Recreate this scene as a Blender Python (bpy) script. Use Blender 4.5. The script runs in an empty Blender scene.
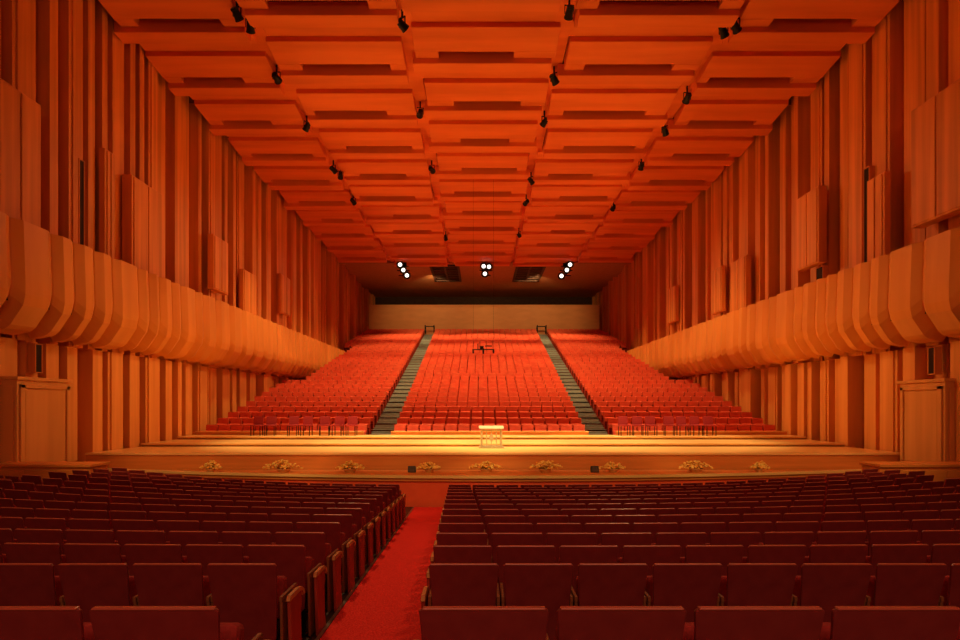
import bpy, bmesh, math, random
from mathutils import Vector, Matrix
random.seed(7)
S=bpy.context.scene
S.view_settings.view_transform='Standard'
S.view_settings.look='None'
EZ=3.0
COL=S.collection
# ---------------------------------------------------------------- materials
def mat(name,c1,c2=None,rough=0.5,scale=(1,1,1),nscale=3.0,metal=0.0,bump=0.0,spec=0.3,emit=None,es=0.0,detail=4):
    m=bpy.data.materials.new(name); m.use_nodes=True
    nt=m.node_tree; b=nt.nodes['Principled BSDF']
    b.inputs['Roughness'].default_value=rough; b.inputs['Metallic'].default_value=metal
    b.inputs['Specular IOR Level'].default_value=spec
    tc=nt.nodes.new('ShaderNodeTexCoord'); mp=nt.nodes.new('ShaderNodeMapping')
    mp.inputs['Scale'].default_value=scale
    nt.links.new(tc.outputs['Object'],mp.inputs['Vector'])
    nz=nt.nodes.new('ShaderNodeTexNoise'); nz.inputs['Scale'].default_value=nscale; nz.inputs['Detail'].default_value=detail
    nt.links.new(mp.outputs['Vector'],nz.inputs['Vector'])
    cr=nt.nodes.new('ShaderNodeValToRGB')
    cr.color_ramp.elements[0].position=0.35; cr.color_ramp.elements[1].position=0.65
    cr.color_ramp.elements[0].color=(*c1,1); cr.color_ramp.elements[1].color=(*(c2 or c1),1)
    nt.links.new(nz.outputs['Fac'],cr.inputs['Fac']); nt.links.new(cr.outputs['Color'],b.inputs['Base Color'])
    if bump:
        bp=nt.nodes.new('ShaderNodeBump'); bp.inputs['Strength'].default_value=bump; bp.inputs['Distance'].default_value=0.02
        nt.links.new(nz.outputs['Fac'],bp.inputs['Height']); nt.links.new(bp.outputs['Normal'],b.inputs['Normal'])
    if emit:
        b.inputs['Emission Color'].default_value=(*emit,1); b.inputs['Emission Strength'].default_value=es
    return m
M_WALL=mat('wall_wood',(.62,.20,.036),(.88,.31,.06),.5,(1,1.6,.06),2.0)
M_WALLLOW=mat('lower_wall_wood',(.78,.30,.06),(.92,.39,.085),.5,(1,1.8,.08),2.0)
M_BALC=mat('balcony_wood',(.80,.30,.055),(.92,.37,.075),.42,(.6,.8,.1),1.5)
M_SLOT=mat('slot_dark',(.02,.006,.003),(.035,.009,.004),.8)
M_CEIL=mat('ceiling_panel_wood',(.74,.165,.026),(.88,.215,.038),.55,(.15,1.2,1),1.2)
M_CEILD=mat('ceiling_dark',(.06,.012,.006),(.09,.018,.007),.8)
M_CEILR=mat('rear_ceiling',(.42,.18,.07),(.48,.21,.08),.7)
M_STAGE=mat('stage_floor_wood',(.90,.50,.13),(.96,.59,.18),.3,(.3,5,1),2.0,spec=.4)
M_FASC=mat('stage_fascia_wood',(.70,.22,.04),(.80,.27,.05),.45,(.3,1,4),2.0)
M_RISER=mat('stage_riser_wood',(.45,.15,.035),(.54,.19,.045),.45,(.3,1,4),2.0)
M_EDGE=mat('edge_wood',(.92,.50,.14),(.97,.58,.19),.35,(.3,1,4),2.0)
M_RED=mat('apron_red',(.86,.09,.025),(.92,.115,.03),.6)
M_CARPET=mat('carpet',(.72,.026,.022),(.97,.058,.045),.95,(1,1,1),60,bump=.5,spec=.05)
M_FLOOR=mat('stalls_floor',(.05,.018,.012),(.08,.03,.02),.6,(1,1,1),6)
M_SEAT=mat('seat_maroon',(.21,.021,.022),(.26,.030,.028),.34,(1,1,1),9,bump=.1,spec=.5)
M_TOPLIT=mat('seat_top_lit',(.50,.09,.055),(.58,.11,.065),.3,(1,1,1),9,spec=.6)  # lighter maroon paints the light caught along seat-back tops
M_SEATC=mat('seat_cushion_red',(.36,.026,.024),(.44,.036,.032),.85,(1,1,1),40,bump=.2)
M_ARM=mat('arm_wood',(.24,.07,.028),(.32,.10,.036),.35,(1,6,1),4)
M_ENDR=mat('end_panel_red',(.34,.035,.02),(.42,.05,.028),.5,(1,2,1),6)
M_END=mat('end_wood',(.62,.24,.07),(.72,.30,.09),.35,(1,6,1),4)
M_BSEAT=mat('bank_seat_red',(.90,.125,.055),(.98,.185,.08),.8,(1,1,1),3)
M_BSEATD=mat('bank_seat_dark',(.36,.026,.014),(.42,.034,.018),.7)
M_BSTEP=mat('bank_step',(.26,.038,.018),(.32,.05,.022),.9)
M_STAIR=mat('stair_grey',(.33,.37,.33),(.40,.45,.40),.8,(1,1,1),4)
M_PARA=mat('parapet_tan',(.80,.37,.13),(.88,.42,.15),.6,(.3,1,1),2)
M_BACK=mat('back_dark',(.05,.02,.012),(.07,.03,.015),.8)
M_BLACK=mat('black_metal',(.012,.012,.012),(.02,.02,.02),.4,metal=.6)
M_LENS=mat('lens',(.05,.05,.06),(.07,.07,.08),.1,spec=.8)
M_GLOW=mat('lamp_glow',(1,.95,.85),None,.4,emit=(1,.93,.8),es=2.2)
M_CREAM=mat('pale_lectern_wood',(.58,.44,.24),(.66,.5,.28),.4,(1,1,1),8)
M_BOWL=mat('brass_bowl',(.70,.42,.14),(.78,.5,.18),.35,(1,1,1),8,metal=.4)
M_FLY=mat('flower_yellow',(.95,.45,.04),(1,.74,.20),.6,(1,1,1),14)
M_LEAF=mat('leaf_gold_green',(.40,.26,.045),(.55,.38,.065),.6,(1,1,1),10)
M_GRILLE=mat('grille',(.06,.03,.02),(.09,.04,.025),.6,metal=.3)
M_STRIP=mat('steel_strip',(.35,.3,.27),(.45,.4,.35),.3,(1,8,1),4,metal=.8)
M_DOORW=mat('door_wood',(.82,.37,.09),(.92,.44,.115),.4,(1,1.5,.1),2)
# ---------------------------------------------------------------- helpers
def link(o): COL.objects.link(o); return o
def meta(o,label,cat=None,group=None,kind=None):
    o['label']=label
    if cat:o['category']=cat
    if group:o['group']=group
    if kind:o['kind']=kind
    return o
def pydata(name,v,f,mats,mi=None,smooth=False):
    me=bpy.data.meshes.new(name); me.from_pydata(v,[],f)
    for m in mats: me.materials.append(m)
    if mi: me.polygons.foreach_set('material_index',mi)
    if smooth: me.polygons.foreach_set('use_smooth',[True]*len(f))
    me.update(); return me
class B:
    def __init__(s): s.v=[];s.f=[];s.mi=[]
    def box(s,x0,x1,y0,y1,z0,z1,mi=0):
        n=len(s.v)
        s.v+=[(x0,y0,z0),(x1,y0,z0),(x1,y1,z0),(x0,y1,z0),(x0,y0,z1),(x1,y0,z1),(x1,y1,z1),(x0,y1,z1)]
        s.f+=[(n,n+3,n+2,n+1),(n+4,n+5,n+6,n+7),(n,n+1,n+5,n+4),(n+1,n+2,n+6,n+5),(n+2,n+3,n+7,n+6),(n+3,n,n+4,n+7)]
        s.mi+=[mi]*6; return s
    def prism(s,poly,axis,a0,a1,mi=0):
        n=len(s.v);k=len(poly)
        def P(p,a):
            return (a,p[0],p[1]) if axis=='x' else ((p[0],a,p[1]) if axis=='y' else (p[0],p[1],a))
        s.v+=[P(p,a0) for p in poly]+[P(p,a1) for p in poly]
        s.f.append(tuple(range(n,n+k))); s.f.append(tuple(range(n+2*k-1,n+k-1,-1)))
        for i in range(k):
            j=(i+1)%k; s.f.append((n+i,n+k+i,n+k+j,n+j))
        s.mi+=[mi]*(k+2); return s
    def loft(s,rings,mi=0):
        k=len(rings[0]); n=len(s.v)
        for r in rings: s.v+=r
        s.f.append(tuple(range(n,n+k))); e=n+k*(len(rings)-1); s.f.append(tuple(range(e+k-1,e-1,-1)))
        s.mi+=[mi]*2
        for q in range(len(rings)-1):
            a=n+q*k
            for i in range(k):
                j=(i+1)%k; s.f.append((a+i,a+k+i,a+k+j,a+j)); s.mi.append(mi)
        return s
    def cyl(s,c,r0,r1,h,ax='z',seg=14,mi=0):
        n=len(s.v)
        for t,r in((0,r0),(h,r1)):
            for i in range(seg):
                a=2*math.pi*i/seg; u=r*math.cos(a);w=r*math.sin(a)
                p={'z':(c[0]+u,c[1]+w,c[2]+t),'y':(c[0]+u,c[1]+t,c[2]+w),'x':(c[0]+t,c[1]+u,c[2]+w)}[ax]
                s.v.append(p)
        s.f.append(tuple(range(n+seg-1,n-1,-1)));s.f.append(tuple(range(n+seg,n+2*seg)))
        for i in range(seg):
            j=(i+1)%seg; s.f.append((n+i,n+j,n+seg+j,n+seg+i))
        s.mi+=[mi]*(seg+2); return s
    def mesh(s,name,mats,bevel=0,seg=2,smooth=False):
        me=pydata(name,s.v,s.f,mats,s.mi)
        bm=bmesh.new(); bm.from_mesh(me)
        bmesh.ops.recalc_face_normals(bm,faces=bm.faces)
        if bevel:
            bmesh.ops.bevel(bm,geom=[e for e in bm.edges],offset=bevel,segments=seg,affect='EDGES',profile=.5)
        bm.to_mesh(me); bm.free()
        if smooth:
            for p in me.polygons: p.use_smooth=True
        return me
    def obj(s,name,mats,bevel=0,seg=2,parent=None,smooth=False,loc=(0,0,0)):
        o=link(bpy.data.objects.new(name,s.mesh(name,mats,bevel,seg,smooth))); o.location=loc
        if parent:o.parent=parent
        return o
def empty(name,loc=(0,0,0),rz=0):
    o=link(bpy.data.objects.new(name,None)); o.location=loc; o.rotation_euler[2]=rz; o.empty_display_size=.2; return o
def R(z): return EZ+z
XL,XR=-13.0,14.0; CX=.5
def slopez(d): return R(-(1.73+.066*d))
def curve(x,y):
    return 2.35*1.3*((x-CX)/13.2)**2*max(0,min(1,(y-5)/5))
def floorz(y,x=None):
    if x is None: return slopez(y)
    u=max(0,abs(x-CX)-4)/6; u=min(u,1.0); k=max(0,min(1,(y-10)/4))
    if abs(x-CX)>10.05: u=max(0,1-(abs(x-CX)-10.05)*3)
    return slopez(y-curve(x,y))+.24*k*u*u
# ---------------------------------------------------------------- room shell
v=[];f=[]
gx=[XL-1.2+ (XR-XL+2.4)*i/60 for i in range(61)]; gy=[-7+i*.5 for i in range(57)]
for y in gy:
    for x in gx: v.append((x,y,floorz(y,x)))
for j in range(len(gy)-1):
    for i in range(60):
        a=j*61+i; f.append((a,a+1,a+62,a+61))
o=link(bpy.data.objects.new('floor',pydata('floor',v,f,[M_FLOOR]))); meta(o,'dark gently bowled stalls floor under the seat rows',kind='structure')
b=B(); b.box(XL+.05,-1.2,-6.5,3.35,floorz(4),R(-1.69)); b.box(-.15,XR-.05,-6.5,3.35,floorz(4),R(-1.69))
o=b.obj('floor',[M_FLOOR]); meta(o,'dark raised floor step at the rear rows',kind='structure')
def eR(d): return -.40-.0345*(d-4.9)
def eL(d): return -1.50-.036*(d-4.9)
ys=[-6+i*.5 for i in range(50)]
def runner(a,c,dz):
    v=[];f=[]
    for y in ys:
        xa,xc=a(y),c(y); v.append((xa,y,floorz(y,xa)+dz)); v.append((xc,y,floorz(y,xc)+dz))
    for i in range(len(ys)-1): f.append((2*i,2*i+1,2*i+3,2*i+2))
    return v,f
v,f=runner(lambda y:eL(y)+.10,lambda y:eR(y)-.09,.025)
o=link(bpy.data.objects.new('aisle_carpet',pydata('aisle_carpet',v,f,[M_CARPET])))
meta(o,'bright red carpet runner along the stalls aisle','carpet')
v,f=runner(lambda y:eL(y)+.065,lambda y:eL(y)+.10,.035)
o=link(bpy.data.objects.new('trim_1',pydata('trim_1',v,f,[M_STRIP]))); meta(o,'thin steel strip edging the red carpet',kind='structure')
def wall(side,name):
    sx=-1 if side=='l' else 1
    base=(XL-1.0) if side=='l' else (XR+1.0)
    def tier(z0,z1,slots,rnd,y0=-7,yend=80.):
        b=B(); y=y0; k=0
        while y<yend:
            if k%2==0: w=rnd.choice([.35,.55,.75,1.05])*rnd.uniform(.9,1.1); d=rnd.choice([.6,.78,.95])
            else: w=rnd.uniform(.26,.6); d=rnd.choice([.0,.15,.38])
            if k%2==1 and rnd.random()<slots:
                y+=rnd.uniform(.3,.5); k+=1; continue
            xa=base+sx*.3; xb=base-sx*d
            b.box(min(xa,xb),max(xa,xb),y,min(y+w,yend),z0,z1,0)
            if k%2==0 and w>.65 and rnd.random()<.6:
                xc=xb-sx*.05; b.box(min(xb,xc),max(xb,xc),y+.15,y+w-.22,z0,z1,0)
            y+=w;k+=1
        xa=base+sx*.25; xb=base+sx*.5
        b.box(min(xa,xb),max(xa,xb),y0,yend,z0,z1,1)
        return b
    rnd=random.Random(11 if side=='l' else 23)
    b=tier(R(1.9),R(14.2),.5,rnd)
    o=b.obj(name,[M_WALL,M_SLOT]); meta(o,'tall fluted wall of orange timber boards above the balcony',kind='structure')
    b=tier(R(-3.4),R(1.9),.45,rnd)
    o=b.obj(name,[M_WALLLOW,M_SLOT]); meta(o,'lower wall of vertical amber timber boards beneath the balcony',kind='structure')
wall('l','wall_left'); wall('r','wall_right')
WX0,WX1=XL-1.6,XR+1.6
b=B(); b.box(WX0,WX1,80,80.3,R(-2),R(14.2))
o=b.obj('wall_back',[M_BACK]); meta(o,'dark recessed end wall above the seating bank',kind='structure')
b=B(); b.box(WX0,WX1,-7.3,-7,R(-3.4),R(14.2))
o=b.obj('wall_front',[M_WALL]); meta(o,'timber end wall of the stalls',kind='structure')
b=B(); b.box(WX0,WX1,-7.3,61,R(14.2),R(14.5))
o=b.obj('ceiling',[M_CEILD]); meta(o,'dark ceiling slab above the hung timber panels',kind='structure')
b=B(); b.box(WX0,WX1,61,80.3,R(13.6),R(14.5))
o=b.obj('ceiling',[M_CEILR]); meta(o,'plain brown lowered ceiling above the rear of the bank',kind='structure')
b=B(); b.box(XL,XR,75,75.4,R(7.6),R(11.7)); b.box(XL,XR,74.9,75.5,R(11.7),R(11.85))
o=b.obj('wall_parapet',[M_PARA]); meta(o,'pale tan parapet wall at the top of the seating bank',kind='structure')
# ---------------------------------------------------------------- ceiling panels
ribs=[-8.2,-2.7,3.0,8.9]; bays=[XL+.02-.1]+ribs+[XR+.1]
for i,x in enumerate(ribs):
    b=B(); b.box(x-.3,x+.3,10,61,R(13.74),R(14.2))
    o=b.obj('ceiling_beam',[M_CEIL,]); meta(o,'long slim timber ceiling rib carrying the spotlights','beam',group='longitudinal ceiling ribs')
rnd=random.Random(5)
for bi in range(5):
    x0=bays[bi]+.11; x1=bays[bi+1]-.11; w=x1-x0
    y=10.2+ (0 if bi==2 else (.9 if bi in(1,3) else 1.9))
    while y<60:
        L=min(3.95,60.9-y)
        if L<1.5: break
        h=R(13.6); s=L/3.95
        b=B()
        rr=lambda: rnd.choice([0,.0,.12,.25])
        il,ir=rr(),rr()
        b.prism([(y,h+.20),(y+.85*s,h+.14),(y+.85*s,h+.5),(y,h+.5)],'x',x0+rr()*.5,x1-rr()*.5)
        b.prism([(y+.85*s,h-.05),(y+2.2*s,h-.18),(y+2.2*s,h+.3),(y+.85*s,h+.5)],'x',x0+il,x1-ir)
        sl=rnd.uniform(.45,.76)*w; so=rnd.uniform(.15,.85)*(w-sl-il-ir-.3)+il+.15
        b.box(x0+il,x0+so,y+2.2*s,y+2.66*s,h-.18,h+.3); b.box(x0+so+sl,x1-ir,y+2.2*s,y+2.66*s,h-.18,h+.3)
        i3,i4=rr(),rr()
        b.prism([(y+2.66*s,h-.38),(y+3.28*s,h-.43),(y+3.28*s,h+.1),(y+2.66*s,h+.1)],'x',x0+i3,x1-i4)
        b.prism([(y+3.28*s,h-.07),(y+3.84*s,h-.11),(y+3.84*s,h+.4),(y+3.28*s,h+.4)],'x',x0+rr(),x1-rr())
        o=b.obj('ceiling_panel',[M_CEIL],bevel=.015,seg=1)
        meta(o,'stepped orange timber acoustic panel hung under the ceiling','ceiling panel',group='hung ceiling acoustic panels')
        y+=3.95
# ---------------------------------------------------------------- balconies
def balcony(side):
    sx=-1 if side=='l' else 1
    fx=-12.0 if side=='l' else 13.0
    wx=XL+.01 if side=='l' else XR-.01
    root=empty('balcony',((fx+wx)/2,5,R(1.8)))
    meta(root,'long timber balcony with faceted scalloped front panels along the wall','balcony')
    inv=Matrix.Translation(-root.location)
    rnd=random.Random(3 if side=='l' else 9)
    y=2.0
    while y<56.5:
        w=rnd.choice([.75,1.0,1.35,1.6]); c=.25
        def ring(yy,p):
            f=lambda q: fx+sx*min(q+p,.97)
            u=p*1.5
            return [(wx,yy,R(4.92)),(f(.22),yy,R(4.92)),(f(.05),yy,R(4.90)),(f(.03),yy,R(4.2)),(f(0),yy,R(3.4)),(f(0),yy,R(2.95+u)),(f(.06),yy,R(2.66+u)),(f(.40),yy,R(2.16+u)),(f(.52),yy,R(2.06+u)),(f(.62),yy,R(2.02+u)),(wx,yy,R(1.95+u))]
        b=B(); b.loft([ring(y+.014,.19),ring(y+.045,.15),ring(y+.045+c,.0),ring(y+w-c-.06,.02),ring(y+w-.045,.14),ring(y+w-.014,.19)])
        o=b.obj('fascia_panel',[M_BALC]); o.parent=root; o.matrix_parent_inverse=inv
        y+=w
    b=B(); x0,x1=sorted((wx,fx+sx*.28)); b.box(x0,x1,2,56.6,R(2.75),R(4.7))
    o=b.obj('balcony_core',[M_SLOT]); o.parent=root; o.matrix_parent_inverse=inv
balcony('l');balcony('r')
for sd,y0,y1,z0,z1,out in [('l',16.6,18.3,4.93,8.6,.35),('l',11,13,4.93,12,.3),('l',23.2,25.4,4.93,8.4,.28),('l',21.8,22.4,4.93,8.8,.12),('l',30.5,32.3,5.6,8.2,.2),('l',34.5,36.5,4.93,7.4,.15),('l',41,43,6,8.5,.15),
    ('r',17.9,20.2,5.6,9.3,.3),('r',25.8,27.6,5.8,8.9,.25),('r',33,35,4.93,7.8,.2),('r',36.4,38,5.4,8,.15),('r',45,47,6,8.5,.15),('r',21.8,22.8,4.93,8,.12)]:
    if sd=='l': xa,xb=XL+.01,XL+.10+out
    else: xa,xb=XR-.10-out,XR-.01
    b=B(); b.box(xa,xb,y0,y1,R(z0),R(z1)); 
    ym=(y0+y1)/2
    xx=(xb,xb+.04) if sd=='l' else (xa-.04,xa)
    b.box(xx[0],xx[1],y0+.1,ym-.03,R(z0+.05),R(z1-.05)); b.box(xx[0],xx[1],ym+.03,y1-.1,R(z0+.05),R(z1-.05))
    o=b.obj('acoustic_box',[M_WALL],bevel=.015,seg=1); meta(o,'projecting orange timber acoustic box on the fluted wall','wall panel',group='projecting wall boxes')
for sd,y0,y1,z0,z1 in [('l',20.75,20.98,5.2,8.0),('r',23.0,23.3,5.0,8.6),('r',26.1,26.6,5.0,5.7),('r',17.4,17.7,5.0,5.6),('l',18.7,18.95,1.0,1.8),('r',19.7,19.95,1.0,1.8)]:
    xa,xb=(XL-.2,XL+.03) if sd=='l' else (XR-.03,XR+.2)
    b=B(); b.box(xa,xb,y0-.03,y0,z0+EZ,z1+EZ,0); b.box(xa,xb,y1,y1+.03,z0+EZ,z1+EZ,0); b.box(xa,xb,y0-.03,y1+.03,z1+EZ,z1+EZ+.03,0); b.box(xa,xb,y0-.03,y1+.03,z0+EZ-.03,z0+EZ,0)
    xc=(xa,xb-.02) if sd=='l' else (xa+.02,xb)
    b.box(xc[0],xc[1],y0,y1,z0+EZ,z1+EZ,1)  # near-flush dark fill painted for the shade inside a wall recess
    o=b.obj('shade_slot_1',[M_WALL,M_SLOT]); meta(o,'narrow dark panel painted as a shaded slot between timber boards',kind='structure')
# ---------------------------------------------------------------- side doors
n=1
for sd,y0,y1 in [('l',17.6,19.9),('r',18.9,20.95)]:
    xa,xb=(XL-.3,XL+.26) if sd=='l' else (XR-.26,XR+.3)
    b=B(); b.box(xa,xb,y0,y1,R(-3.0),R(.72),0)
    c0,c1=(xa,xb+.06) if sd=='l' else (xa-.06,xb)
    b.box(c0,c1,y0-.05,y1+.05,R(.72),R(.82),1)
    px=(xb,xb+.05) if sd=='l' else (xa-.05,xa)
    b.box(px[0],px[1],y0+.1,y0+.28,R(-1.75),R(.6),0); b.box(px[0],px[1],y1-.22,y1-.08,R(-1.75),R(.6),0); b.box(px[0],px[1],y0+.1,y1-.08,R(.5),R(.6),0)
    q=(px[0],px[0]+.02) if sd=='l' else (px[1]-.02,px[1])
    b.box(q[0],q[1],y0+.32,y1-.26,R(-1.75),R(.46),1)
    b.box(xa+.1,xb-.08,y0-.03,y0,R(-1.75),R(.55),1)
    o=b.obj('door_%d'%n,[M_DOORW,M_DOORW],bevel=.008,seg=1); meta(o,'boxed light timber side door beside the stage',kind='structure'); n+=1
for xa,xb in [(-12.9,-10.3),(10.55,13.2)]:
    b=B(); b.box(xa,xb,16.9,17.7,R(-3.0),R(-1.62)); b.box(xa-.03,xb+.05,16.84,17.76,R(-1.62),R(-1.54))
    for k in range(3):
        w_=(xb-xa-.3)/3; b.box(xa+.1+k*(w_+.05),xa+.1+k*(w_+.05)+w_,16.87,16.9,R(-2.6),R(-1.70))
    o=b.obj('ledge_box',[M_FASC],bevel=.01,seg=1); meta(o,'low panelled timber ledge box in front of side seats','ledge')
# ---------------------------------------------------------------- stage
def apy(x): return 18.6+2.35*((x-CX)/13.2)**2
N=40; xs=[XL+.02+(XR-XL-.04)*i/N for i in range(N+1)]
root=empty('stage_apron',(CX,20,R(-3.0))); meta(root,'low curved stage apron with red front and wood edge','stage apron')
def arcobj(name,off0,off1,z0,z1,m,back=None):
    v=[];f=[]
    for x in xs:
        ya=apy(x)+off0; yb=back if back else apy(x)+off1
        v+=[(x,ya,z0),(x,ya,z1),(x,yb,z1),(x,yb,z0)]
    for i in range(N):
        a=4*i;c=a+4
        f+=[(a,c,c+1,a+1),(a+1,c+1,c+2,a+2),(a+2,c+2,c+3,a+3),(a+3,c+3,c,a)]
    f+=[(0,1,2,3),(4*N+3,4*N+2,4*N+1,4*N)]
    o=link(bpy.data.objects.new(name,pydata(name,v,f,[m])))
    o.parent=root;o.matrix_parent_inverse=Matrix.Translation(-root.location); return o
arcobj('apron_floor',.06,0,R(-2.2),R(-2.09),M_FASC,20.98)
arcobj('apron_front',.12,.2,R(-3.3),R(-2.11),M_RED)
arcobj('edge_rail',0,.14,R(-2.11),R(-2.03),M_EDGE)
def platform(y0,y1,zt,zb,lab,mf,x0=XL+.02,x1=XR-.02):
    r=empty('stage_platform',((x0+x1)/2,y0,R(zb))); meta(r,lab,'stage platform')
    inv=Matrix.Translation(-r.location)
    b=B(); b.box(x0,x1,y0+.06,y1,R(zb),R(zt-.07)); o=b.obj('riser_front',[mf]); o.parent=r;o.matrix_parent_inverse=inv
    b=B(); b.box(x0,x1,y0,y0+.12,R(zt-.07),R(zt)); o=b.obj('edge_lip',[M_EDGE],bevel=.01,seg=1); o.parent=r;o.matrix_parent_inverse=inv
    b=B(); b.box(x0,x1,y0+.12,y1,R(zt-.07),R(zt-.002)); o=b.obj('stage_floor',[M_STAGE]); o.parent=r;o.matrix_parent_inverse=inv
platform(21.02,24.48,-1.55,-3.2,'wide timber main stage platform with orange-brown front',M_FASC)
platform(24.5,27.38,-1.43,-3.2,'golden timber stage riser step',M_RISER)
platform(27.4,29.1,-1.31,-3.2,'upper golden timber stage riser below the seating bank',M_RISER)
# ---------------------------------------------------------------- seating bank
NR=35; Y0=29.2; PITCH=44.9/NR; ZB=-1.76; ZST=10.06/NR
b=B()
for i in range(NR):
    b.box(XL+.01,XR-.01,Y0+i*PITCH,Y0+(i+1)*PITCH+ (0.8 if i==NR-1 else 0),R(ZB-1.5+i*ZST*.9),R(ZB+i*ZST))
o=b.obj('floor',[M_BSTEP]); meta(o,'steep stepped floor of the red seating bank',kind='structure')
def aisleL(y): t=(y-30)/44; return -4.7-1.1*t
def aisleR(y): t=(y-30)/44; return 5.6+1.5*t
for x0,x1 in ((XL+.03,aisleL(29)-.62),(aisleL(29)+.62,aisleR(29)-.62),(aisleR(29)+.62,XR-.03)):
    b=B(); b.box(x0,x1,29.12,29.19,R(-1.9),R(-1.20),0); b.box(x0,x1,29.11,29.24,R(-1.20),R(-1.14),1)
    o=b.obj('low_barrier',[M_FASC,M_EDGE],bevel=.008,seg=1); meta(o,'low orange timber barrier in front of the lowest red row','barrier')
for fn in (aisleL,aisleR):
    b=B()
    for i in range(NR):
        for h in range(3):
            y=Y0+i*PITCH+h*PITCH/3; c=fn(y); z=ZB+i*ZST+.02+h*ZST/3
            b.box(c-.58,c+.58,y,y+PITCH/3+.01,R(z-.3),R(z),0)
    o=b.obj('staircase',[M_STAIR]); meta(o,'long grey aisle staircase climbing through the red seats','staircase')
    b=B(); c=fn(73.2); zt=R(ZB+NR*ZST)
    for xx in (c-.5,c+.5):
        for yy in (73.2,74.1): b.box(xx-.04,xx+.04,yy-.04,yy+.04,zt+.03,zt+.9)
        b.box(xx-.05,xx+.05,73.15,74.15,zt+.85,zt+.95); b.box(xx-.03,xx+.03,73.2,74.1,zt+.45,zt+.5)
    b.box(c-.5,c+.5,74.05,74.15,zt+.85,zt+.95)
    o=b.obj('handrail',[M_BLACK]); meta(o,'small dark handrail at the head of the aisle stairs','handrail')
def bankseat():
    b=B()
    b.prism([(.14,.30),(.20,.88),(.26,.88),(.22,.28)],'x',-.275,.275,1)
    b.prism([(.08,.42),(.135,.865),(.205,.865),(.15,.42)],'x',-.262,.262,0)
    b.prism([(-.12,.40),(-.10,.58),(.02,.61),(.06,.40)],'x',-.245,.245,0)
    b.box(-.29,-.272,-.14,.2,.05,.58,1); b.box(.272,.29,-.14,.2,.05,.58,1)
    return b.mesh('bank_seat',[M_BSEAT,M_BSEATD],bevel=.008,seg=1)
bs=bankseat()
cells=[]
for i in range(NR):
    y=Y0+i*PITCH+.85; zz=ZB+i*ZST; z=R(zz); aL,aR=aisleL(y),aisleR(y)
    for (a,c) in ((XL+.05,aL-.62),(aL+.62,aR-.62),(aR+.62,XR-.05)):
        n=int((c-a)/.585); sp=(c-a)/n
        for k in range(n):
            x=a+sp/2+k*sp
            if zz+.9>1.95 and zz<4.9 and (x<-12.0+.25 or x>13.0-.25): continue
            cells.append((x,y,z))
for c in cells[:300]:
    o=link(bpy.data.objects.new('bank_seat',bs)); o.location=c
    meta(o,'bright red upholstered tip-up seat in the raked bank','seat',group='red seats of the raked bank')
def stuff(name,me,locs,label,cat):
    V=[tuple(v.co) for v in me.vertices]; F=[tuple(p.vertices) for p in me.polygons]; MI=[p.material_index for p in me.polygons]
    v=[];f=[];mi=[]
    for (x,y,z,r) in locs:
        n=len(v); c,s=math.cos(r),math.sin(r)
        v+=[(x+c*a-s*b_,y+s*a+c*b_,z+d) for a,b_,d in V]
        f+=[tuple(n+q for q in p) for p in F]; mi+=MI
    m=pydata(name,v,f,list(me.materials),mi)
    o=link(bpy.data.objects.new(name,m)); meta(o,label,cat,kind='stuff'); return o
stuff('bank_seats',bs,[(x,y,z,0) for x,y,z in cells[300:]],'mass of bright red seats filling the upper raked bank','seats')
# ---------------------------------------------------------------- stalls seats (face +y)
def shell(name,wt,wb,z0,z1,th,lean,r,m,y0=0,bev=.012):
    pts=[]
    ns=5
    for cx,sgn in ((wt/2-r,1),(-(wt/2-r),-1)):
        rng=range(ns+1) if sgn>0 else range(ns,-1,-1)
        for i in rng:
            a=math.pi/2*i/ns
            pts.append((cx+sgn*r*math.cos(a),z1-r+r*math.sin(a)))
    rb=.03
    pts+=[(-wb/2,z0+rb),(-wb/2+rb,z0),(wb/2-rb,z0),(wb/2,z0+rb)]
    bm=bmesh.new()
    fr=[bm.verts.new((x,y0-lean*(z-z0)/(z1-z0),z)) for x,z in pts]
    face=bm.faces.new(fr)
    g=bmesh.ops.extrude_face_region(bm,geom=[face])
    for vv in [e for e in g['geom'] if isinstance(e,bmesh.types.BMVert)]: vv.co.y+=th
    bmesh.ops.recalc_face_normals(bm,faces=bm.faces)
    eds=[e for e in bm.edges if len(e.link_faces)==2 and e.calc_face_angle(0)>1.2]
    bmesh.ops.bevel(bm,geom=eds,offset=bev,segments=2,affect='EDGES',profile=.5)
    me=bpy.data.meshes.new(name); bm.to_mesh(me); bm.free(); me.materials.append(m)
    return me
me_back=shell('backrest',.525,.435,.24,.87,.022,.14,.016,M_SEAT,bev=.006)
b=B(); b.box(-.248,.248,-.144,-.112,.866,.876); me_toplit=b.mesh('top_lit_edge',[M_TOPLIT],bevel=.004,seg=2)  # thin strip added to paint a lit top edge on the backrest
me_pad=shell('back_cushion',.46,.42,.42,.79,.04,.085,.04,M_SEATC,y0=-.015,bev=.014)
b=B(); b.prism([(.10,.38),(.18,.70),(.28,.68),(.26,.36)],'x',-.225,.225); me_cush=b.mesh('seat_cushion',[M_SEATC],bevel=.03,seg=2)
def arm(side):
    b=B(); x0,x1=(-.272,-.25) if side<0 else (.25,.272)
    b.prism([(.0,.02),(-.03,.56),(.34,.56),(.34,.48),(.30,.02)],'x',x0,x1); b.prism([(-.04,.56),(-.04,.60),(.36,.60),(.38,.58),(.36,.56)],'x',x0-.001,x1+.001)
    return b.mesh('armrest',[M_ARM],bevel=.004,seg=1)
me_al,me_ar=arm(-1),arm(1)
b=B(); b.box(-.2,.2,.08,.12,0,.38); b.box(-.22,.22,.02,.2,0,.03); me_ped=b.mesh('pedestal',[M_BLACK],bevel=.008,seg=1)
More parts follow.
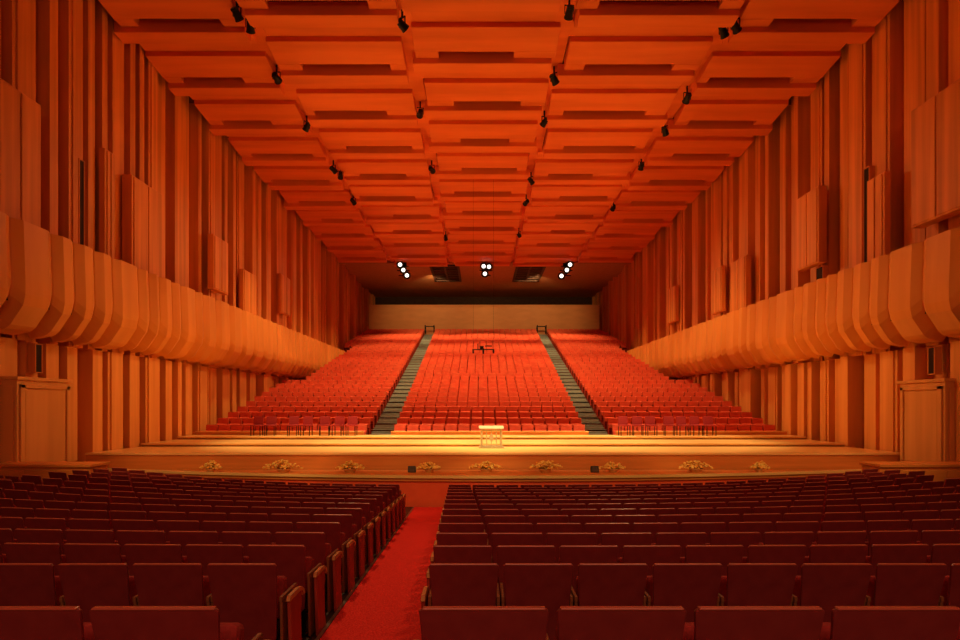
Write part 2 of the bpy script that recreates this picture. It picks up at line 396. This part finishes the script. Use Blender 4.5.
parts=[('backrest',me_back),('top_lit_edge',me_toplit),('back_cushion',me_pad),('seat_cushion',me_cush),('armrest',me_al),('armrest',me_ar),('pedestal',me_ped)]
def joined():
    bm=bmesh.new(); mats=[M_SEAT,M_SEATC,M_ARM,M_BLACK,M_TOPLIT]
    for nme,me in parts:
        n0=len(bm.faces); bm.from_mesh(me); bm.faces.ensure_lookup_table()
        idx=mats.index(me.materials[0])
        for fc in bm.faces[n0:]: fc.material_index=idx
    me=bpy.data.meshes.new('stalls_seat'); bm.to_mesh(me); bm.free()
    for m in mats: me.materials.append(m)
    return me
me_j=joined()
b=B()
b.prism([(0,.26),(-.13,.86),(-.105,.86),(.025,.26)],'x',-.254,.254,0)
b.box(-.25,.25,-.14,-.10,.86,.88,3)  # painted lit top edge, same lighter colour
b.prism([(.02,.42),(-.07,.79),(-.02,.79),(.07,.42)],'x',-.23,.23,1)
b.prism([(.10,.38),(.18,.70),(.28,.68),(.26,.36)],'x',-.22,.22,1)
b.box(-.272,-.25,-.0,.34,.02,.60,2); b.box(.25,.272,-.0,.34,.02,.60,2)
me_l=b.mesh('stalls_seat_far',[M_SEAT,M_SEATC,M_ARM,M_TOPLIT],bevel=.006,seg=1)
seats=[]
SP=.558
rows=[(2.72,R(-1.69),0)]
d=4.91;i=0
while d<15.2:
    rows.append((d,None,(.25+1.05*min(1,i/6)) if i else .0)); d+=.85+(.03 if i<1 else 0); i+=1
for d,fz,cv in rows:
    K=cv*2.35/13.2**2
    def add(x):
        y=d+K*(x-CX)**2
        rz=math.atan(2*K*(x-CX))
        z=fz if fz is not None else floorz(y,x)
        seats.append((x,y,z,rz))
    x=(eR(d) if d>4 else -.263)+SP/2
    while x<XR-.6:
        if x<10.2 or (x>10.9 and x<13.3 and 8<d<13.6): add(x)
        x+=SP
    x=(eL(d) if d>4 else -1.04)-SP/2
    while x>XL+.5:
        if x>-9.6 or (-12.3<x<-10.5 and 8<d<13.6): add(x)
        x-=SP
vis=[s for s in seats if abs(s[0])/s[1]<.83]
vis.sort(key=lambda s:s[1])
NP=130
for j,s in enumerate(vis[:300]):
    lab='maroon tip-up auditorium seat with slim armrests in the stalls'
    if j<NP:
        r=empty('auditorium_seat',s[:3],s[3]); r.empty_display_size=.05
        meta(r,lab,'seat',group='maroon stalls seats')
        for nme,me in parts:
            o=link(bpy.data.objects.new(nme,me)); o.parent=r
    else:
        o=link(bpy.data.objects.new('auditorium_seat',me_j)); o.location=s[:3]; o.rotation_euler[2]=s[3]
        meta(o,lab,'seat',group='maroon stalls seats')
stuff('auditorium_seats',me_l,vis[300:],'distant rows of maroon stalls seats near the stage','seats')
for d,fz,cv in rows:
    for e,sg in ((eL(d) if d>4 else -1.04,1),(eR(d) if d>4 else -.263,-1)):
        z=fz if fz is not None else floorz(d,e)
        K=cv*2.35/13.2**2
        off=.022+(.10*abs(2*K*(e-CX)) if True else 0)
        x0,x1=sorted((e+sg*off,e+sg*(off+.028)))
        b=B(); b.prism([(.06,.0),(.02,.30),(-.01,.56),(.28,.56),(.31,.47),(.28,.40),(.30,.12),(.36,.0)],'x',x0,x1,0)
        b.prism([(-.03,.56),(.0,.60),(.22,.60),(.31,.585),(.37,.55),(.385,.51),(.35,.50),(.32,.54),(.28,.56)],'x',x0-.004,x1+.004,1)
        o=b.obj('end_panel',[M_ENDR,M_END],bevel=.004,seg=1,loc=(0,d+K*(e-CX)**2,z)); meta(o,'red end panel with small curved wood armrest at the aisle','seat end panel',group='row end panels')
# ---------------------------------------------------------------- ceiling spotlights
b=B(); b.box(-.04,.04,-.04,.04,-.05,.45); b.box(-.22,.22,-.03,.03,-.08,-.04); b.box(-.23,-.2,-.03,.03,-.45,-.05); b.box(.2,.23,-.03,.03,-.45,-.05)
me_yoke=b.mesh('yoke',[M_BLACK])
b=B(); b.cyl((0,-.22,-.4),.16,.2,.42,'y',16); b.cyl((0,.2,-.4),.22,.22,.05,'y',16); b.box(-.14,.14,-.3,-.18,-.52,-.28)
me_body=b.mesh('lamp_body',[M_BLACK])
b=B(); b.cyl((0,.25,-.4),.17,.17,.012,'y',16); me_lens=b.mesh('lens',[M_LENS])
def spotlight(x,y,z,rz,tilt=-.6,sc=1.0):
    r=empty('spotlight',(x,y,z),rz); r.scale=(sc,)*3
    meta(r,'black theatre spotlight clamped beneath the ceiling rib','spotlight',group='black ceiling spotlights')
    o=link(bpy.data.objects.new('yoke',me_yoke)); o.parent=r
    for nme,me in(('lamp_body',me_body),('lens',me_lens)):
        o=link(bpy.data.objects.new(nme,me)); o.parent=r
        M=Matrix.Translation((0,0,-.4))@Matrix.Rotation(tilt,4,'X')@Matrix.Translation((0,0,.4)); o.matrix_local=M
for (x,y) in [(-8.2,21.6),(-8.0,22.3),(3.0,21.5),(-2.7,22.2),(8.9,22.3),(8.6,22.6),(-8.2,25.8),(3.0,25.9),(-2.7,28.9),(8.9,27.5),(-8.2,30.3),(3,29.8),(8.9,30.8),(-2.7,35.8),(-8.2,35.8),(-8.0,36.7),(8.9,35.3),(3,37.6),(8.9,42.7),(-8.2,41.4),(-2.7,50.3),(3,41.6),(3,49.4)]:
    spotlight(x,y,R(13.5),random.uniform(-.9,.9),random.uniform(-.8,-.1),.72)
clus=[(-7.2,[(-.25,.1),(.05,-.4),(.38,-.9)]),(.56,[(-.22,-.05),(.28,-.1),(-.1,-.75)]),(8.1,[(.3,.1),(.0,-.4),(-.5,-.95)])]
for x,ls in clus:
    r=empty('lamp_cluster',(x,60,R(13.2)))
    meta(r,'cluster of glowing white stage lamps in black housings under ceiling','lamp cluster',group='glowing hanging lamp clusters')
    b=B(); b.box(-.04,.04,.1,.18,-.9,1.0); b.box(-.6,.6,.1,.18,-.5,-.42); b.box(-.5,.5,.1,.18,-.1,-.04); b.box(-.3,.3,.1,.4,-.1,.3); b.box(-.45,.45,.1,.18,-.98,-.9)
    o=b.obj('lamp_frame',[M_BLACK],parent=r)
    for lx,lz in ls:
        b=B(); b.cyl((0,-.3,0),.33,.22,.6,'y',16); b.cyl((0,-.34,0),.35,.35,.04,'y',16); o=b.obj('lamp_shade',[M_BLACK],parent=r,loc=(lx,0,lz)); o.rotation_euler[0]=.35
        b=B(); b.cyl((0,-.36,0),.18,.18,.04,'y',16); o=b.obj('bulb',[M_GLOW],parent=r,loc=(lx,0,lz)); o.rotation_euler[0]=.35
for x0 in (-4.9,3.5):
    b=B(); z=R(13.6)
    b.box(x0,x0+2.9,61.6,62.0,z-.15,z); b.box(x0,x0+2.9,69,69.4,z-.15,z); b.box(x0,x0+.22,61.6,69.4,z-.15,z); b.box(x0+2.68,x0+2.9,61.6,69.4,z-.15,z); b.box(x0+1.35,x0+1.55,62,69,z-.1,z)
    for i in range(7): b.box(x0+.2,x0+2.7,62.6+i*.9,62.9+i*.9,z-.08,z)
    b.box(x0+.15,x0+2.75,62,69,z-.03,z-.005,1)
    o=b.obj('ceiling_vent',[M_GRILLE,M_SLOT]); meta(o,'dark square ventilation grille in the lowered ceiling','vent')
r=empty('microphone_array',(.2,38,R(3.35))); meta(r,'black suspended microphone cross hanging on thin wires','microphone')
b=B(); b.box(-.6,.6,-.03,.03,-.03,.03); b.box(-.03,.03,-.5,.5,-.03,.03); b.box(-.35,-.3,-.02,.02,0,.35); b.box(.1,.5,-.03,.03,.18,.24); b.cyl((-.1,0,-.02),.1,.13,.22,'z',12)
o=b.obj('crossbar',[M_BLACK],parent=r)
for x,y in((-.6,0),(.6,0),(0,.5),(0,-.5)):
    b=B(); b.cyl((x,y,-.22),.045,.06,.24,'z',10); b.obj('microphone',[M_BLACK],parent=r)
b=B()
for x in(-.6,.6): b.box(x-.004,x+.004,-.004,.004,0,10.1)
b.obj('wire',[M_BLACK],parent=r)
# ---------------------------------------------------------------- flowers
def arrangement(x,y,z,sc,seed):
    rn=random.Random(seed)
    r=empty('flower_arrangement',(x,y,z)); meta(r,'low spreading bowl of golden flowers on the stage apron','flower arrangement',group='flower arrangements on the apron')
    b=B(); b.cyl((0,0,0),.14*sc,.2*sc,.09,'z',18); b.cyl((0,0,.09),.21*sc,.21*sc,.02,'z',18); b.obj('bowl',[M_BOWL],parent=r)
    b=B(); wd=rn.uniform(.85,1.1); ht=rn.uniform(.7,1.05)
    for i in range(30):
        a=rn.uniform(0,6.28); L=rn.uniform(.3,.5)*sc; e=rn.uniform(0,.6); w=.03
        d=Vector((math.cos(a)*math.cos(e)*wd,math.sin(a)*.5*math.cos(e),math.sin(e)*.35*ht)); p=Vector((0,0,.10)); n=Vector((-math.sin(a),math.cos(a),0))*w
        k=len(b.v); q=p+d*L*.5+Vector((0,0,.03)); t=p+d*L-Vector((0,0,.03*rn.random()))
        b.v+=[tuple(p),tuple(q+n),tuple(t),tuple(q-n)]; b.f.append((k,k+1,k+2,k+3)); b.mi.append(0)
    o=b.obj('foliage',[M_LEAF],parent=r); o['kind']='stuff'
    bm=bmesh.new(); sk=rn.uniform(-.2,.2)
    for i in range(90):
        a=rn.uniform(0,6.28); q=rn.random()**.6; h=.11+.2*ht*(1-q*q)*rn.uniform(.5,1.2)+rn.uniform(0,.04)
        c=Matrix.Translation((math.cos(a)*q*.52*sc*wd+sk*h,math.sin(a)*q*.22*sc,h))@Matrix.Rotation(rn.uniform(-.6,.6),4,'X')@Matrix.Diagonal((1,1,.65,1))
        bmesh.ops.create_icosphere(bm,subdivisions=1,radius=rn.uniform(.028,.06),matrix=c)
    me=bpy.data.meshes.new('blossoms'); bm.to_mesh(me); bm.free(); me.materials.append(M_FLY)
    o=link(bpy.data.objects.new('blossoms',me)); o.parent=r; o['kind']='stuff'
for i,x in enumerate((-8.5,-6.2,-4.1,-1.6,.2,2.06,4.2,6.8,8.8)):
    arrangement(x,20.2,R(-2.088),(.7,1.1,1,.75,1.0,1,.85,1.15,.6)[i],i+1)
for x in (-2.15,3.62):
    r=empty('floor_monitor',(x,20.2,R(-2.088))); meta(r,'small black wedge monitor speaker on the apron','speaker')
    b=B(); b.prism([(-.12,0),(.14,0),(.12,.16),(-.02,.2)],'x',-.12,.12); b.obj('speaker_box',[M_BLACK],bevel=.01,parent=r)
    b=B(); b.prism([(-.13,.02),(-.122,.02),(-.03,.185),(-.04,.185)],'x',-.1,.1); b.obj('speaker_grille',[M_GRILLE],parent=r)
# ---------------------------------------------------------------- lectern
r=empty('lectern',(.42,23.7,R(-1.55))); meta(r,'pale open-framed carved lectern on the stage','lectern')
b=B(); b.box(-.46,.46,-.22,.22,0,.06); b.box(-.41,.41,-.19,.19,.06,.10); b.obj('base',[M_CREAM],bevel=.01,parent=r)
for x in(-.36,.36):
    for y in(-.15,.15):
        b=B(); b.cyl((x,y,.10),.045,.03,.2,'z',12); b.cyl((x,y,.30),.03,.045,.2,'z',12); b.cyl((x,y,.50),.045,.035,.2,'z',12); b.obj('leg',[M_CREAM],parent=r)
b=B(); b.box(-.20,-.16,-.17,-.13,.10,.70); b.box(.16,.20,-.17,-.13,.10,.70); b.box(-.36,.36,-.165,-.135,.38,.41); b.box(-.36,.36,-.165,-.135,.62,.68)
b.prism([(0,.20),(.10,.39),(0,.58),(-.10,.39)],'y',-.175,-.145)
b.box(-.015,.015,-.165,-.14,.10,.66)
b.obj('lattice_panel',[M_CREAM],parent=r)
b=B(); b.prism([(-.24,.70),(.24,.70),(.24,.82),(-.24,.73)],'x',-.46,.46); b.obj('desk_top',[M_CREAM],bevel=.01,parent=r)
# ---------------------------------------------------------------- stage chairs
b=B(); b.prism([(.18,.48),(.24,.85),(.28,.85),(.22,.48)],'x',-.22,.22); cb=b.mesh('backrest',[M_SEATC],bevel=.015)
b=B(); b.box(-.23,.23,-.22,.2,.42,.48); cs=b.mesh('seat',[M_SEATC],bevel=.015)
b=B(); b.box(-.015,.015,-.015,.015,0,.43); cl=b.mesh('leg',[M_BLACK])
for x in [-9.9,-9.3,-8.3,-7.7,-6.9,-6.3,-5.7,6.4,7.0,7.6,8.4,9.0,9.6,10.2]:
    r=empty('stage_chair',(x,28.4,R(-1.31)),random.uniform(-.15,.15)); meta(r,'dark red padded chair with black legs on the stage','chair',group='stage chairs')
    for nme,me in(('backrest',cb),('seat',cs)):
        o=link(bpy.data.objects.new(nme,me)); o.parent=r
    for lx in(-.2,.2):
        for ly in(-.19,.18):
            o=link(bpy.data.objects.new('leg',cl)); o.parent=r; o.location=(lx,ly,0)
# ---------------------------------------------------------------- lights
def area(name,loc,tgt,sx,sy,p,col):
    l=bpy.data.lights.new(name,'AREA'); l.shape='RECTANGLE'; l.size=sx; l.size_y=sy; l.energy=p; l.color=col
    o=link(bpy.data.objects.new(name,l)); o.location=loc; o.rotation_euler=(Vector(tgt)-Vector(loc)).to_track_quat('-Z','Y').to_euler(); return o
def spot(name,loc,tgt,p,col,ang,blend=.6,rad=.4):
    l=bpy.data.lights.new(name,'SPOT'); l.energy=p; l.color=col; l.spot_size=math.radians(ang); l.spot_blend=blend; l.shadow_soft_size=rad
    o=link(bpy.data.objects.new(name,l)); o.location=loc; o.rotation_euler=(Vector(tgt)-Vector(loc)).to_track_quat('-Z','Y').to_euler(); return o
W=(1,.62,.25); WR=(1,.43,.13); WY=(1,.78,.42)
for y,p in ((22,480),(31,1150),(40,1200),(50,1050)):
    spot('ceiling_wash',(XL+1.0,y,R(5.3)),(CX+.5,y-2,R(13.6)),p,WR,82,.95,.3)
    spot('ceiling_wash',(XR-1.0,y,R(5.3)),(CX-.5,y-2,R(13.6)),p,WR,82,.95,.3)
for y,p in ((27,1800),(37,3300),(49,2100)):
    spot('wall_flood',(3.0,y+8,R(12.9)),(XL,y-3,R(3.2)),p,W,50,.98,.2)
    spot('wall_flood',(-2.7,y+8,R(12.9)),(XR,y-3,R(3.2)),p,W,50,.98,.2)
for y in (20,26):  # added lights without fixtures, brighten the lower walls and doors
    spot('low_wall_fill',(3.0,y+5,R(12.6)),(XL,y,R(-.6)),1700,W,34,.9,.2)
    spot('low_wall_fill',(-2.7,y+5,R(12.6)),(XR,y,R(-.6)),1700,W,34,.9,.2)
for x in(-7,-2.5,3,8):
    spot('stage_spot',(x,26,R(13)),(x*.85+.2,26,R(-1.5)),7500,WY,44)
spot('stage_spot',(.5,17,R(13)),(.4,24.0,R(-1.5)),8500,WY,26,.98)
for x in(-8,-2.5,3,9):
    spot('apron_fill',(x,4,R(11.5)),(x*1.05,20.0,R(-2.1)),4600,W,24,.7)  # added light without a fixture, lifts the red apron front and fascia
for y in(34,44,54,64):
    for x in(-7,.5,8):
        spot('bank_spot',(x,y,R(12.9)),(x,y+2,R(0)),2750,W,96)
for x in(-5,6): spot('parapet_fill',(x,66,R(13.2)),(x,75,R(10.5)),1100,W,90)  # added pair without fixtures, brightens the parapet
for x in(-5,6):
    spot('house_spot',(x,19,R(13)),(x,11,R(-2)),3200,W,60,.9)
area('rear_fill_light',(.5,-6.3,R(6)),(.5,8,R(-1.5)),10,2.5,470,(1,.5,.28))  # made-up fill behind the camera, brightens the stalls seat backs
w=bpy.data.worlds.new('w'); S.world=w; w.use_nodes=True
w.node_tree.nodes['Background'].inputs[0].default_value=(.3,.1,.04,1); w.node_tree.nodes['Background'].inputs[1].default_value=.2
# ---------------------------------------------------------------- camera
c=bpy.data.cameras.new('camera'); co=link(bpy.data.objects.new('camera',c)); S.camera=co
co.location=(0,0,EZ); co.rotation_euler=(math.radians(90),0,0); c.lens=24; c.sensor_width=36; c.shift_y=86/960; c.clip_end=300
